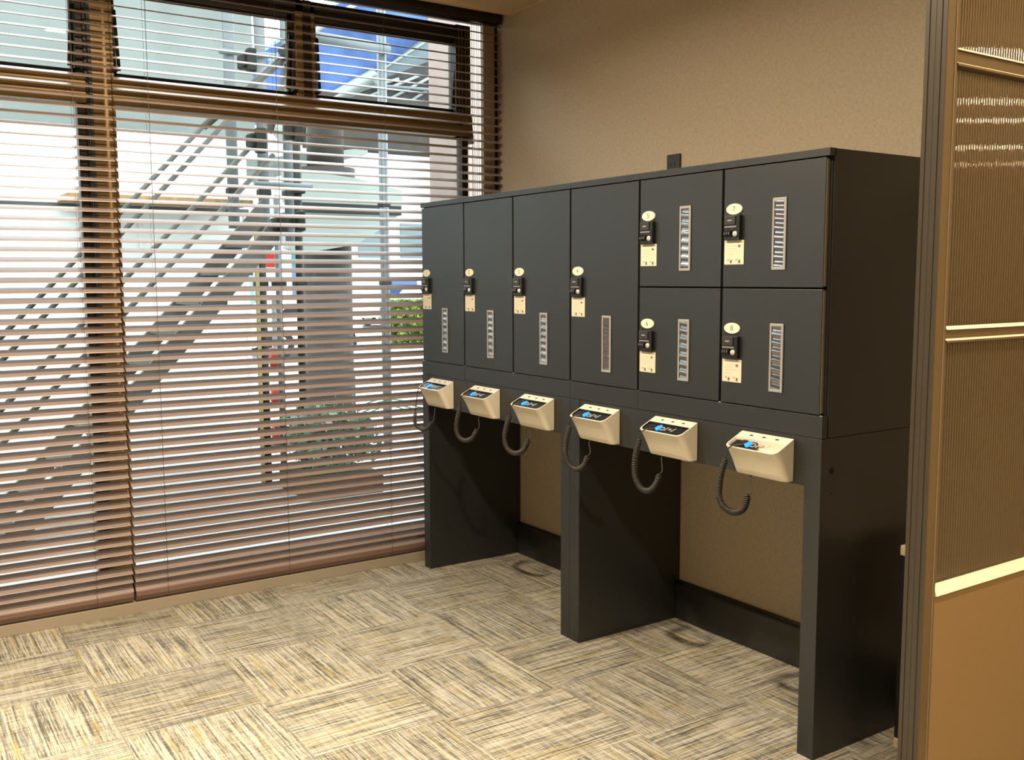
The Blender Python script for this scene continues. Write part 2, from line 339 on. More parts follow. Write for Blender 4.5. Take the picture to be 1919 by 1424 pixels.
# windows
def window(name, y0, y1, ymid, label, right_end):
    w_ = empty(name); struct(w_, label, 'window')
    gx = FX-0.05
    b = MB()
    b.box(FX-0.09, FX, y0, y0+0.012, 0.05, 3.045, 'bronze')
    b.box(FX-0.09, FX, y0, y1, 0.05, 0.085, 'bronze', .002)                        # sill rail
    b.box(FX-0.09, FX, y0, y1, 2.935, 2.995, 'darkbronze', .002)                    # head rail
    b.build('window_frame', w_)
    b = MB(); b.prism([(FX-0.09, 2.385), (FX, 2.385), (FX+0.004, 2.40), (FX+0.004, 2.445), (FX-0.004, 2.449), (FX-0.004, 2.455), (FX+0.004, 2.459), (FX+0.004, 2.50), (FX, 2.51), (FX-0.09, 2.51)], 1, y0, y1, 'bronze')
    b.build('transom', w_)
    b = MB(); b.box(gx-.003, gx+.003, y0, y1, 0.08, 2.39, 'glass'); b.build('pane', w_)
    # upper sashes, each with stays and a latch
    edges = [(y0+0.005, ymid-0.05), (ymid+0.05, y1-0.02)]
    b = MB(); b.box(FX-0.09, FX, ymid-0.05, ymid+0.055, 2.50, 2.995, 'bronze', .003); b.box(FX, FX+.01, ymid-.012, ymid+.03, 2.50, 2.995, 'darkbronze', .001)
    b.build('upper_mullion', w_)
    for (a, c) in edges:
        s = MB(); f = 0.028
        for (p, q, z0, z1) in ((a, a+f, 2.515, 2.93), (c-f, c, 2.515, 2.93), (a, c, 2.515, 2.54), (a, c, 2.90, 2.935)):
            s.box(FX-0.075, FX-0.045, p, q, z0, z1, 'darkbronze', .002)
        so = s.build('sash', w_)
        g = MB(); g.box(-0.285, -0.279, a+f, c-f, 2.54, 2.90, 'glass'); g.build('pane', so)
        k = MB()
        for yy, sg in ((a+0.01, 1), (c-0.01, -1)):
            k.box(FX-0.03, FX+0.012, yy-0.012, yy+0.012, 2.535, 2.56, 'blackplastic', .003)
            k.tube([(FX-0.02, yy+sg*0.012, 2.82), (FX-0.035, yy+sg*0.028, 2.55)], 0.0085, 'darkbronze', 6)
            k.tube([(FX-0.005, yy+sg*0.0, 2.82), (FX-0.012, yy+sg*0.010, 2.55)], 0.004, 'galv', 6)
        k.build('stay', so)
    return w_
win = window('window_1', -1.485, 0.412, -0.536, 'tall window behind the blind beside the lockers, bronze frame with opening top lights', True)
b = MB(); b.box(FX-0.075, FX-0.01, 0.400, 0.440, 0.05, 2.39, 'darkbronze', .002); b.box(FX-0.09, FX, 0.36, 0.455, 2.385, 3.0, 'darkbronze', .003)
for yy in (0.375, 0.395, 0.42, 0.44): b.box(FX, FX+0.006, yy-0.004, yy+0.004, 2.52, 2.99, 'bronze')
b.prism([(0.40, 2.385), (0.455, 2.385), (0.47, 2.35), (0.455, 2.51), (0.40, 2.51)], 0, FX-0.08, FX+0.006, 'bronze')
b.build('side_jamb', win)
b = MB(); b.box(-0.273, -0.267, 0.44, 0.533, 0.085, 3.045, 'glass'); b.build('side_pane', win)
win2 = window('window_2', -3.75, -1.60, -2.70, 'tall window at the far left behind the second blind', False)
b = MB(); b.box(FX-0.08, FX-0.02, -1.635, -1.585, 0.05, 3.0, 'darkbronze', .003)
b.box(FX-0.09, FX, -1.578, -1.485, 0.05, 3.045, 'bronze', .003); b.box(FX-0.02, FX+0.004, -1.585, -1.570, 0.05, 3.045, 'galv', .001); b.box(FX-0.05, FX-0.005, -1.600, -1.590, 0.05, 3.045, 'darkbronze')
struct(b.build('trim_3'), 'bronze upright mullion between the two windows', 'mullion')

# ------------------------------------------------------------------ venetian blinds
PITCH = 0.0456; ZS0 = 2.7535
def blind(y0, y1, cords, label, liftcords, nm):
    root = empty('venetian_blind', (-0.12, (y0+y1)/2, 0.0), label, 'blind', 'brown wooden venetian blinds')
    off = Vector(root.location)
    def B(mb, name): 
        for v in mb.bm.verts: v.co -= off
        return mb.build(name, root)
    # slats: room edge low, outer edge high, slightly crowned
    s = MB(); n = -5
    prof = []
    W_, T_ = 0.050, 0.0032; ang = math.radians(26.5)
    for k in range(7):
        t = k/6; prof.append((t, 0.0018*math.sin(math.pi*t)))
    def slat(z, an, jit):
        ca, sa = math.cos(an), math.sin(an); pts = []
        for t, h in prof: pts.append((-0.10-W_*t*ca-(h+T_)*sa, z+W_*t*sa+(h+T_)*ca))
        for t, h in reversed(prof): pts.append((-0.10-W_*t*ca-h*sa, z+W_*t*sa+h*ca))
        m = len(pts); vs = []
        for yy in (y0+jit, y1+jit): vs += [(p[0], yy, p[1]) for p in pts]
        fs = [tuple(range(m))[::-1], tuple(range(m, 2*m))]
        s.faces(vs, fs, 'slat')
        s.faces(vs, [(k, (k+1) % m, m+(k+1) % m, m+k) for k in range(m)], 'slat')
    while n <= 58:
        z = ZS0-PITCH*n
        ang = math.radians(21+9*min(1, max(0, (2.0-z)/0.75)))
        if n <= 55: slat(z, ang+random.uniform(-.012, .012), random.uniform(-.0015, .0015))
        elif n == 56: slat(0.1935, ang, 0)
        elif n == 57: slat(0.152, ang, 0)
        elif n == 58: slat(0.1085, 0.62, 0)
        n += 1
    B(s, 'slats')
    r = MB(); r.box(-0.155, -0.098, y0, y1, 0.079, 0.108, 'rail', 0.005, 3); r.prism([(-0.150, 0.060), (-0.112, 0.060), (-0.100, 0.082), (-0.153, 0.082)], 1, y0+.001, y1-.001, 'rail'); B(r, 'bottom_rail')
    r = MB(); r.box(-0.160, -0.088, y0, y1, 3.005, 3.06, 'darkbronze', 0.003); B(r, 'headrail')
    for yy in cords:
        c = MB()
        for dx in (-0.096, -0.150): c.tube([(dx, yy, 0.066), (dx, yy, 3.01)], 0.0007, 'cord', 5)
        c.tube([(-0.123, yy+0.008, 0.10), (-0.123, yy+0.008, 3.01)], 0.0008, 'cord', 5)
        for i in range(-5, 56):
            z = ZS0-PITCH*i; c.tube([(-0.097, yy, z+.001), (-0.149, yy, z+0.020)], 0.0007, 'cord', 4)
        c.box(-0.132, -0.118, yy-.005, yy+.005, 0.054, 0.064, 'blackplastic', .001)
        B(c, 'ladder_cord')
    for yy in liftcords:
        c = MB(); c.tube([(-0.165, yy, 0.9), (-0.165, yy, 3.01)], 0.0011, 'cord', 5); c.tube([(-0.165, yy, 0.87), (-0.165, yy, 0.905)], 0.005, 'cord', 8, radii=[.006, .003]); B(c, 'pull_cord')
    return root
blind(-1.503, 0.585, [-1.355, -0.741, -0.150, 0.395], 'brown wooden venetian blind hanging beside the lockers, right of the bronze mullion', [0.43, 0.445, 0.46, 0.475], 'a')
blind(-3.66, -1.512, [-3.5, -2.9, -2.28, -1.677], 'brown wooden venetian blind at the far left, its end overlapping the bronze mullion', [], 'b')

# ------------------------------------------------------------------ lockers
CX = [0.0085, 0.4466, 0.8848, 1.3229, 1.7611, 2.1992, 2.6373]
WD = 2.6459; H = 1.98; ZD = 1.1426; ZB = 1.0685; ZA = 0.9072; DD = 0.568; LG = 0.0653
YB = 0.594

def text_mesh(body, size):
    cu = bpy.data.curves.new('t', 'FONT'); cu.body = body; cu.size = size; cu.align_x = 'CENTER'; cu.align_y = 'CENTER'; cu.extrude = 0.0002
    o = bpy.data.objects.new('t', cu); COL.objects.link(o)
    me = bpy.data.meshes.new_from_object(o); t = bmesh.new(); t.from_mesh(me)
    bpy.data.objects.remove(o); bpy.data.meshes.remove(me); bpy.data.curves.remove(cu)
    return t
ROTF = Matrix.Rotation(math.radians(90), 4, 'X')       # text lying in XZ facing -Y

def door(parent, off, col, z0, z1, num, zp, zl, zc, zs, so, text_note):
    x0, x1 = CX[col]+0.0055, CX[col+1]-0.0055
    d = MB(); d.box(x0, x1, 0.0, 0.020, z0, z1, 'charcoal', 0.0012)
    for v in d.bm.verts: v.co -= off
    dr = d.build('door', parent)
    def B(mb, name, lab=None):
        for v in mb.bm.verts: v.co -= off
        o = mb.build(name, dr)
        if lab: o['label'] = lab
        return o
    # edge band on the hinge side (the strip that shows at the right)
    if col == 5:
        e = MB(); e.box(x1-0.0002, x1+0.0012, 0.003, 0.018, z0+.004, z1-.004, 'edge'); B(e, 'edge_band')
    cx = CX[col]+0.055
    # number plaque
    p = MB(); n = 28; vs = []
    for yy, k in ((0.0, 1.0), (-0.0035, 1.0), (-0.0045, 0.95)):
        vs += [(cx+0.0365*k*math.cos(q*2*math.pi/n), yy, zp+0.019*k*math.sin(q*2*math.pi/n)) for q in range(n)]
    fs = [tuple(range(2*n, 3*n))] + [(q+r*n, (q+1) % n+r*n, (q+1) % n+(r+1)*n, q+(r+1)*n) for r in (0, 1) for q in range(n)]
    p.faces(vs, fs, 'plaque')
    p.add(text_mesh(str(num), 0.026), 'print', Matrix.Translation((cx, -0.0047, zp)) @ ROTF)
    B(p, 'number_plaque', 'oval ivory plaque with the number %d' % num)
    # combination lock body
    l = MB(); z0l, z1l = zl
    l.box(cx-0.036, cx+0.036, -0.014, 0.0, z0l, z1l, 'blackplastic', 0.002)
    l.box(cx-0.033, cx+0.018, -0.0175, -0.013, z1l-0.033, z1l-0.003, 'greyplastic', 0.0015)
    l.box(cx-0.017, cx+0.003, -0.0179, -0.0174, z1l-0.020, z1l-0.0155, 'greytab', 0.0004, 1)
    l.box(cx-0.032, cx+0.022, -0.0165, -0.013, z1l-0.042, z1l-0.037, 'greytab', 0.0005)
    for q in range(-3, 4): l.box(cx-0.006+q*0.0075-.0022, cx-0.006+q*0.0075+.0022, -0.0168, -0.0163, z1l-.041, z1l-.038, 'print')
    for q in range(3):                                                   # dial wheels
        t = bmesh.new(); bmesh.ops.create_cone(t, cap_ends=True, segments=14, radius1=0.011, radius2=0.011, depth=0.008)
        l.add(t, 'blackplastic', Matrix.Translation((cx-0.025+q*0.0105, -0.012, z0l+0.022)) @ Matrix.Rotation(math.radians(90), 4, 'Y'))
        l.box(cx-0.0265+q*0.0105, cx-0.0245+q*0.0105, -0.0235, -0.0225, z0l+0.019, z0l+0.024, 'greytab')
    t = bmesh.new(); bmesh.ops.create_cone(t, cap_ends=True, segments=20, radius1=0.0095, radius2=0.0088, depth=0.006)
    l.add(t, 'white', Matrix.Translation((cx+0.019, -0.017, z0l+0.020)) @ Matrix.Rotation(math.radians(90), 4, 'X'), True)
    l.box(cx+0.0180, cx+0.0200, -0.0206, -0.0198, z0l+0.015, z0l+0.025, 'print')
    t = bmesh.new(); bmesh.ops.create_icosphere(t, subdivisions=1, radius=0.0022); l.add(t, 'steel', Matrix.Translation((cx+0.005, -0.0145, z0l+0.037)))
    B(l, 'lock', 'black combination lock with a steel keyhole')
    # instruction card
    c = MB(); ca, cb = CX[col]+0.011, CX[col]+0.101; zc0, zc1 = zc
    c.box(ca, cb, -0.0016, 0.0, zc0, zc1, 'card', 0.0008, 1)
    c.box(ca+.012, cb-.006, -0.0019, -0.0015, zc1-0.0085, zc1-0.0045, 'faintprint')
    for q, (u0, u1) in enumerate([(.012, .060), (.012, .055), (.014, .070), (.012, .048)]):
        c.box(ca+u0, ca+u1, -0.0018, -0.0015, zc1-0.020-q*0.009, zc1-0.0185-q*0.009, 'faintprint')
    for q in (0.028, 0.066):
        c.box(ca+q, ca+q+0.008, -0.0019, -0.0015, zc0+0.005, zc0+0.016, 'print', 0.0008, 1)
        c.faces([(ca+q-.014, -0.0019, zc0+.013), (ca+q-.012, -0.0019, zc0+.012), (ca+q-.005, -0.0019, zc0+.018), (ca+q-.007, -0.0019, zc0+.020)], [(0, 1, 2, 3)], 'print')
    c.box(ca+0.064, ca+0.074, -0.0019, -0.0015, zc1-0.024, zc1-0.016, 'print', 0.0008, 1)
    B(c, 'instruction_card', 'small cream card printed with instructions')
    # narrow viewing slot: rounded plastic frame with a wavy smoked pane
    s0, s1 = CX[col]+so, CX[col]+so+0.058; zs0, zs1 = zs
    f = MB(); f.box(s0, s0+0.008, -0.0045, 0.0, zs0, zs1, 'slotframe', 0.002); f.box(s1-0.010, s1, -0.0045, 0.0, zs0, zs1, 'slotframe', 0.002)
    f.box(s0, s1, -0.0044, 0.0, zs0, zs0+0.010, 'slotframe', 0.002); f.box(s0, s1, -0.0044, 0.0, zs1-0.010, zs1, 'slotframe', 0.002)
    B(f, 'slot_frame')
    g = MB(); nx, nz = 6, 64; xa, xb, za, zb_ = s0+0.009, s1-0.011, zs0+0.009, zs1-0.009; vs = []; ph = random.uniform(0, 6)
    rr = random.Random(num*13)
    amps = [rr.uniform(.7, 1.3) for _ in range(12)]
    for j in range(nz+1):
        for i in range(nx+1):
            z = za+(zb_-za)*j/nz; x = xa+(xb-xa)*i/nx; kz = (z-za)/0.030
            y = -0.0016+0.0014*math.sin(2*math.pi*kz+ph+0.8*(i/nx)*amps[int(kz/2) % 12]+0.6*math.sin(kz*0.9+num))
            vs.append((x, y, z))
    fs = [(j*(nx+1)+i, j*(nx+1)+i+1, (j+1)*(nx+1)+i+1, (j+1)*(nx+1)+i) for j in range(nz) for i in range(nx)]
    g.faces(vs, fs, 'slotpane', True); B(g, 'slot_pane')
    return dr

def cabinet(c0, c1, doors, label):
    x0 = 0.0 if c0 == 0 else CX[c0]; x1 = WD if c1 == 6 else CX[c1]
    root = empty('locker_cabinet', (x0, 0, ZB), label, 'locker', 'charcoal locker cabinets'); off = Vector((x0, 0, ZB))
    b = MB(); e = 0.0006
    b.box(x0+e, x1-e, 0.024, YB, ZB+0.0015, H-.001, 'charcoal', 0.001)
    b.box(x0+e, x1-e, 0.0, 0.03, ZB+0.0015, ZD-0.0005, 'charcoal', 0.0012)                 # fascia
    b.box(x0+e, x1-e, 0.0, 0.03, 1.9555, H, 'charcoal', 0.0012)                  # top edge
    if c0 == 0: b.box(x0+0.445, x0+0.4472, -0.0004, 0.001, ZB+.002, ZD-.001, 'black')
    # dark recess lines round the doors, hinge dots
    b.box(x0+0.004, x1-0.004, 0.0205, 0.0242, ZD, 1.9555, 'black')
    for k in range(c0, c1+1): b.box(max(x0+.001, CX[k]-0.006), min(x1-.001, CX[k]+0.006), 0.001, 0.006, ZD-.0035, ZD+.0015, 'steel', .001)
    for v in b.bm.verts: v.co -= off
    b.build('carcass', root)
    for args in doors: door(root, off, *args)
    return root
TL = dict(zp=1.610, zl=(1.505, 1.584), zc=(1.420, 1.500), zs=(1.199, 1.430))
def tall(c, n): return (c, ZD+0.003, 1.9515, n, TL['zp'], TL['zl'], TL['zc'], TL['zs'], 0.216, '')
def upper(c, n): return (c, 1.5495, 1.9515, n, 1.8145, (1.710, 1.794), (1.626, 1.709), (1.606, 1.841), 0.225, '')
def lower(c, n): return (c, ZD+0.003, 1.5435, n, 1.4065, (1.304, 1.380), (1.219, 1.298), (1.202, 1.430), 0.225, '')
cabinet(0, 3, [tall(0, 1), tall(1, 2), tall(2, 3)], 'charcoal locker cabinet with three tall doors numbered 1 to 3, next to the blind')
cabinet(3, 4, [tall(3, 4)], 'narrow charcoal locker cabinet with a single tall door numbered 4')
cabinet(4, 6, [upper(4, 5), lower(4, 6), upper(5, 7), lower(5, 8)], 'charcoal locker cabinet with four small square doors numbered 5 to 8')

def stand(x0, x1, label):
    root = empty('locker_stand', (x0, 0, 0), label, 'stand', 'open charcoal stands carrying the lockers'); off = Vector((x0, 0, 0))
    for a, c in ((x0+.0006, x0+LG), (x1-LG, x1-.0006)):
        b = MB(); b.box(a, c, 0.0, DD, 0.0, ZB, 'charcoal', 0.0012)
        b.box(a+0.003, c-0.003, DD, YB, 0.182, ZB, 'charcoal')
        if x1 > 2 and a > 2:   # cable hole and screw in the outer side
            for yy, zz, r in ((0.052, 0.962, 0.011), (0.052, 0.889, 0.003)):
                t = bmesh.new(); bmesh.ops.create_cone(t, cap_ends=True, segments=18, radius1=r, radius2=r, depth=0.002)
                b.add(t, 'black', Matrix.Translation((c, yy, zz)) @ Matrix.Rotation(math.radians(90), 4, 'Y'))
        for v in b.bm.verts: v.co -= off
        b.build('leg', root)
    b = MB(); b.box(x0+LG+.0012, x1-LG-.0012, 0.002, 0.022, ZA, ZB-.0005, 'charcoal', 0.001)
    for v in b.bm.verts: v.co -= off
    b.build('apron', root)
    b = MB(); b.box(x0+LG, x1-LG, 0.022, YB, ZB-0.03, ZB-.0005, 'charcoal')
    for v in b.bm.verts: v.co -= off
    b.build('top_board', root)
stand(0.0, WD/2, 'open charcoal stand under lockers 1 to 3 beside the window blind')
stand(WD/2, WD, 'open charcoal stand under lockers 4 to 8, nearer the partition')

# ------------------------------------------------------------------ charging stations
CH = [0.105, 0.542, 0.981, 1.427, 1.866, 2.309]; CW = 0.226
CORDS = {   # front path in (x, z), then return; thin lead to the tray, coil, thin lead up underneath
 0: ([(0.198, 1.020), (0.150, 1.006), (0.118, 0.955), (0.085, 0.875)], [(0.085, 0.875), (0.080, 0.835), (0.100, 0.808), (0.155, 0.793), (0.215, 0.806), (0.262, 0.842)], (0.190, 0.915), .45),
 1: ([(0.633, 1.022), (0.585, 1.012), (0.568, 0.985), (0.558, 0.962)], [(0.558, 0.962), (0.530, 0.900), (0.520, 0.840), (0.545, 0.806), (0.600, 0.795), (0.665, 0.815), (0.708, 0.862)], (0.625, 0.915), 1.0),
 2: ([(1.072, 1.022), (1.025, 1.008), (1.008, 0.985), (0.998, 0.965)], [(0.998, 0.965), (0.968, 0.912), (0.954, 0.850), (0.982, 0.808), (1.043, 0.797), (1.105, 0.822), (1.140, 0.872)], (1.058, 0.915), 1.0),
 3: ([(1.520, 1.022), (1.475, 1.012), (1.452, 0.990), (1.444, 0.972)], [(1.444, 0.972), (1.424, 0.915), (1.419, 0.850), (1.446, 0.808), (1.494, 0.797), (1.540, 0.820), (1.562, 0.862)], (1.495, 0.915), 1.0),
 4: ([(1.958, 1.022), (1.912, 1.010), (1.892, 0.988), (1.884, 0.976)], [(1.884, 0.976), (1.862, 0.920), (1.856, 0.860), (1.868, 0.815), (1.905, 0.786), (1.948, 0.792), (1.980, 0.825), (1.990, 0.858)], (1.936, 0.915), 1.0),
 5: ([(2.395, 1.022), (2.350, 1.000), (2.332, 0.978), (2.324, 0.968)], [(2.324, 0.968), (2.306, 0.922), (2.298, 0.870), (2.301, 0.826), (2.330, 0.796), (2.375, 0.792), (2.412, 0.816), (2.425, 0.862)], (2.378, 0.915), 1.0)}
def charger(i, label):
    x = CH[i]; root = empty('charging_station', (x, 0, 0.914), label, 'charging station', 'ivory wall-mounted charging stations')
    off = Vector((x, 0, 0.914))
    def B(mb, name, lab=None, par=None):
        for v in mb.bm.verts: v.co -= off
        o = mb.build(name, par or root)
        if lab: o['label'] = lab
        return o
    # housing: lofted shell with rounded front corners, open at the sloping top
    def ring(z, d, ins=0.0, y_b=0.0):
        # plan outline at height z: back at y_b, front at -d, rounded front corners
        r = min(0.022, d*0.55); pts = [(x+ins, y_b), (x+CW-ins, y_b)]
        for q in range(6):
            a = math.radians(90*q/5); pts.append((x+CW-ins-r+r*math.cos(a), -d+ins+r-r*math.sin(a)))
        for q in range(6):
            a = math.radians(90*q/5); pts.append((x+ins+r-r*math.sin(a), -d+ins+r-r*math.cos(a)))
        return [(p[0], p[1], z) for p in pts]
    def ztop(y): return 1.055-(-y)/0.090*0.044
    def outer(t):     # t 0 bottom .. 1 top: d 0.036 -> 0.090
        return 0.036+0.054*t
    h = MB(); rows = []; N = 14
    for k in range(8):
        t = k/7; d = outer(t); rg = ring(0.914, d)
        row = []
        for (px, py, _) in rg:
            zt = ztop(py); row.append((px, py, 0.914+(zt-0.914)*t))
        rows.append(row)
    # bottom rounding
    bot = [(p[0]+(x+CW/2-p[0])*0.02, p[1]*0.90, 0.914) for p in rows[0]]; rows[0] = [(p[0], p[1], p[2]+0.004) for p in rows[0]]
    vs = list(bot)
    for r_ in rows: vs += r_
    def inner(dd, drop, ins):
        o = []
        for (px, py, _) in ring(0, 0.090, ins): 
            yy = min(py, -0.034); o.append((px, yy, ztop(yy)-drop))
        return o
    rim = inner(0, 0.0, 0.005); fl = [(p[0]+(x+CW/2-p[0])*0.04, min(-0.034, p[1]*0.80), ztop(p[1])-0.026) for p in inner(0, 0, 0.008)]
    nb = 1+len(rows); vs += rim + fl
    fs = [tuple(range(N))[::-1]]
    for k in range(nb-1): fs += [(k*N+q, k*N+(q+1) % N, (k+1)*N+(q+1) % N, (k+1)*N+q) for q in range(N)]
    T, RI, FL = (nb-1)*N, nb*N, (nb+1)*N
    fs += [(T+q, T+(q+1) % N, RI+(q+1) % N, RI+q) for q in range(N)]
    h.faces(vs, fs, 'cream')
    h.faces(rim+fl, [(q, (q+1) % N, N+(q+1) % N, N+q) for q in range(N)], 'cream' if i == 5 else 'blackplastic')
    h.faces(fl, [tuple(range(N))], 'blackplastic' if i != 5 else 'cream')
    o = B(h, 'housing')
    for p in o.data.polygons: p.use_smooth = False
    # sockets
    for q in range(3):
        ux = x+0.058+q*0.056; y_ = -0.017; z_ = ztop(y_)
        u = MB(); sl = Matrix.Translation((ux, y_, z_)) @ Matrix.Rotation(math.atan2(0.044, 0.090), 4, 'X')
        t = bmesh.new(); bmesh.ops.create_cube(t, size=1); u.add(t, 'print', sl @ Matrix.Diagonal((0.014, 0.0065, 0.0016, 1)))
        t = bmesh.new(); bmesh.ops.create_cube(t, size=1); u.add(t, 'black', sl @ Matrix.Diagonal((0.010, 0.0030, 0.0022, 1)))
        B(u, 'usb_port')
    # dark tray lining with printed marks and the glowing plug
    tr = MB(); sl = Matrix.Translation((x+CW/2, -0.060, ztop(-0.060)-0.010)) @ Matrix.Rotation(math.atan2(0.044, 0.090), 4, 'X')
    wtr = 0.204 if i != 5 else 0.092; ox = 0 if i != 5 else -0.050
    t = bmesh.new(); bmesh.ops.create_cube(t, size=1); bmesh.ops.bevel(t, geom=list(t.edges), offset=0.03, segments=1, affect='EDGES')
    tr.add(t, 'blackplastic', sl @ Matrix.Translation((ox, 0, 0)) @ Matrix.Diagonal((wtr, 0.046, 0.012, 1)))
    B(tr, 'tray')
    def bar(mb, x0, x1, y0, y1, zz, m, hgt=0.004):
        t = bmesh.new(); bmesh.ops.create_cube(t, size=1); bmesh.ops.bevel(t, geom=list(t.edges), offset=0.12, segments=1, affect='EDGES')
        mb.add(t, m, sl @ Matrix.Translation(((x0+x1)/2, (y0+y1)/2, zz)) @ Matrix.Diagonal((x1-x0, y1-y0, hgt, 1)))
    c = MB(); bar(c, -0.034, -0.012, -0.012, 0.008, 0.012, 'blue', 0.008); bar(c, -0.024, -0.014, -0.018, 0.014, 0.013, 'blue', 0.006); bar(c, -0.052, -0.030, -0.004, 0.012, 0.013, 'blackplastic', 0.012)
    B(c, 'connector', 'glowing blue cable connector')
    c = MB()
    n = 14; pts = [sl @ Vector((-0.002+0.010*math.cos(a), -0.002+0.009*math.sin(a), 0.0115)) for a in [k*2*math.pi/n*0.72-1.9 for k in range(n+1)]]
    c.tube(pts, 0.0014, 'white', 6); c.tube([sl @ Vector((0.016, -0.012, 0.0115)), sl @ Vector((0.022, 0.012, 0.0115))], 0.0014, 'white', 6)
    bar(c, 0.030, 0.042, -0.004, 0.006, 0.010, 'greytab', 0.003); c.tube([sl @ Vector((0.052, -0.012, 0.0115)), sl @ Vector((0.060, 0.012, 0.0115))], 0.0014, 'white', 6)
    B(c, 'clips')
    # coiled cable
    lead, coil, endp, dens = CORDS[i]
    k = MB()
    def y_of(s): return -0.092-0.004*math.sin(math.pi*s)
    L = [(p[0], [-0.062, -0.100, -0.100, y_of(0)][q], [ztop(-0.062)+0.003, 1.014, p[1], p[1]][q]) for q, p in enumerate(lead)]
    k.tube(spline(L, 6), 0.0022, 'cable', 8)
    cp = spline([(p[0], y_of(q/(len(coil)-1)), p[1]) for q, p in enumerate(coil)], 40)
    # resample by arc length
    ds = [0]
    for q in range(1, len(cp)): ds.append(ds[-1]+(cp[q]-cp[q-1]).length)
    Ltot = ds[-1]; turns = int(Ltot/0.0068); steps = turns*10; hel = []; j = 0
    a = Vector((0, 1, 0))
    for q in range(steps+1):
        sarc = Ltot*q/steps
        while j < len(ds)-2 and ds[j+1] < sarc: j += 1
        f_ = (sarc-ds[j])/max(1e-9, ds[j+1]-ds[j]); p = cp[j].lerp(cp[j+1], min(1, f_))
        tn = (cp[min(j+2, len(cp)-1)]-cp[max(j-1, 0)]).normalized(); a = (a-tn*a.dot(tn)).normalized(); bb = tn.cross(a)
        th = q*2*math.pi/10; R_ = 0.0096*(dens if dens == 1 else 0.75)*min(1, 0.35+q/14, 0.35+(steps-q)/14)
        hel.append(p+(a*math.cos(th)+bb*math.sin(th))*R_)
    k.tube(hel, 0.0026, 'cable', 6)
    if dens == 1: k.tube(cp[::8], 0.0070, 'blackplastic', 6)
    e = cp[-1]; k.tube(spline([tuple(e), (e.x+0.010, e.y+0.006, e.z+0.012), (e.x*.5+endp[0]*.5+.008, -0.060, (e.z+0.90)/2+.008), (endp[0], -0.031, 0.900), (endp[0], -0.024, 0.920)], 6), 0.0022, 'cable', 8)
    B(k, 'coiled_cable')
names = ['ivory charging station below locker 1, its cable hanging in front of the blind', 'ivory charging station below locker 2 with a tightly coiled black cable',
         'ivory charging station below locker 3, last one above the left opening', 'ivory charging station below locker 4, mounted next to the double middle leg',
         'ivory charging station below lockers 5 and 6, with a long looped cable', 'ivory charging station nearest the partition, part of its tray showing ivory inside']
for i in range(6): charger(i, names[i])

# wall socket above the lockers
b = MB(); b.box(-0.042, 0.042, -0.012, 0, -0.08, 0.06, 'socket', 0.003)
for dx in (-0.012, 0.012): b.box(dx-0.002, dx+0.002, -0.0126, -0.0118, 0.005, 0.022, 'black')
b.box(-0.0025, 0.0025, -0.0126, -0.0118, -0.012, -0.006, 'black')
o = b.build('wall_socket', None, (1.3125, YW, 2.078)); tag(o, 'dark brown wall socket just above the locker tops', 'socket')

# ------------------------------------------------------------------ partition screen at the right
PX0, PX1, PY0, PY1 = 3.292, 3.346, -0.502, 0.585
root = empty('partition_screen', (PX1, PY0, 0), 'tall bronze framed partition screen with ribbed translucent panes above a tan panel', 'partition'); off = Vector((PX1, PY0, 0))
def B(mb, name, lab=None):
    for v in mb.bm.verts: v.co -= off
    o = mb.build(name, root)
    if lab: o['label'] = lab
    return o
b = MB(); ZT = CEIL-0.004
# end post with shallow grooves in its end face
xs = [PX0, PX0+.010, PX0+.011, PX0+.013, PX0+.014, PX1-.014, PX1-.013, PX1-.011, PX1-.010, PX1]
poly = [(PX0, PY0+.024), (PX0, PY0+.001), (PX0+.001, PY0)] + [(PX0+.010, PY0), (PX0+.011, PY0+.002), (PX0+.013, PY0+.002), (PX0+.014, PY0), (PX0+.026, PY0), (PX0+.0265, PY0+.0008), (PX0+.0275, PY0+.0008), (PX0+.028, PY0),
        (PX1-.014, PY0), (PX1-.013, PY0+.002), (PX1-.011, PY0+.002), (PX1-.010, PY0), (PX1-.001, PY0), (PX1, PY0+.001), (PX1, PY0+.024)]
b.prism(poly, 2, 0, ZT, 'champagneshade'); b.box(PX1-.0012, PX1+.0004, PY0+.0012, PY0+.024, 0, ZT, 'champagne'); B(b, 'post')  # post coloured as shaded, thin champagne skin for its lit side
b = MB(); b.box(PX0+.001, PX1-.0015, PY0+.0245, PY0+.046, 0, ZT, 'champagne', .0015); b.box(PX1-.003, PX1, PY0+.034, PY0+.0352, 0, ZT, 'edge'); B(b, 'inner_stile')
ya, yb = PY0+0.046, PY1
def rail(z0, z1, ch_t, ch_b, lab=None, lip=False):
    # rail face with sloping edges, their caught light painted pale
    b = MB(); p = [(PX0+.004, z0), (PX1-.010, z0), (PX1+.001, z0+.001), (PX1+.001, z0+ch_b), (PX1-.006, z0+ch_b+.004), (PX1-.006, z1-ch_t-.001), (PX1+.001, z1-ch_t), (PX1-.008, z1), (PX0+.004, z1)]
    vs = [(q[0], ya, q[1]) for q in p]+[(q[0], yb, q[1]) for q in p]; n = len(p)
    for k in range(n):
        m = 'railglint' if k in (6, 3) else 'champagne'
        b.faces([vs[k], vs[(k+1) % n], vs[n+(k+1) % n], vs[n+k]], [(0, 1, 2, 3)], m)
    b.faces(vs[:n], [tuple(range(n))[::-1]], 'champagne'); b.faces(vs[n:], [tuple(range(n))], 'champagne')
    bmesh.ops.remove_doubles(b.bm, verts=b.bm.verts, dist=1e-5)
    return B(b, 'rail', lab)
rail(2.047, 2.089, .007, .006); rail(1.430, 1.469, .008, .006)
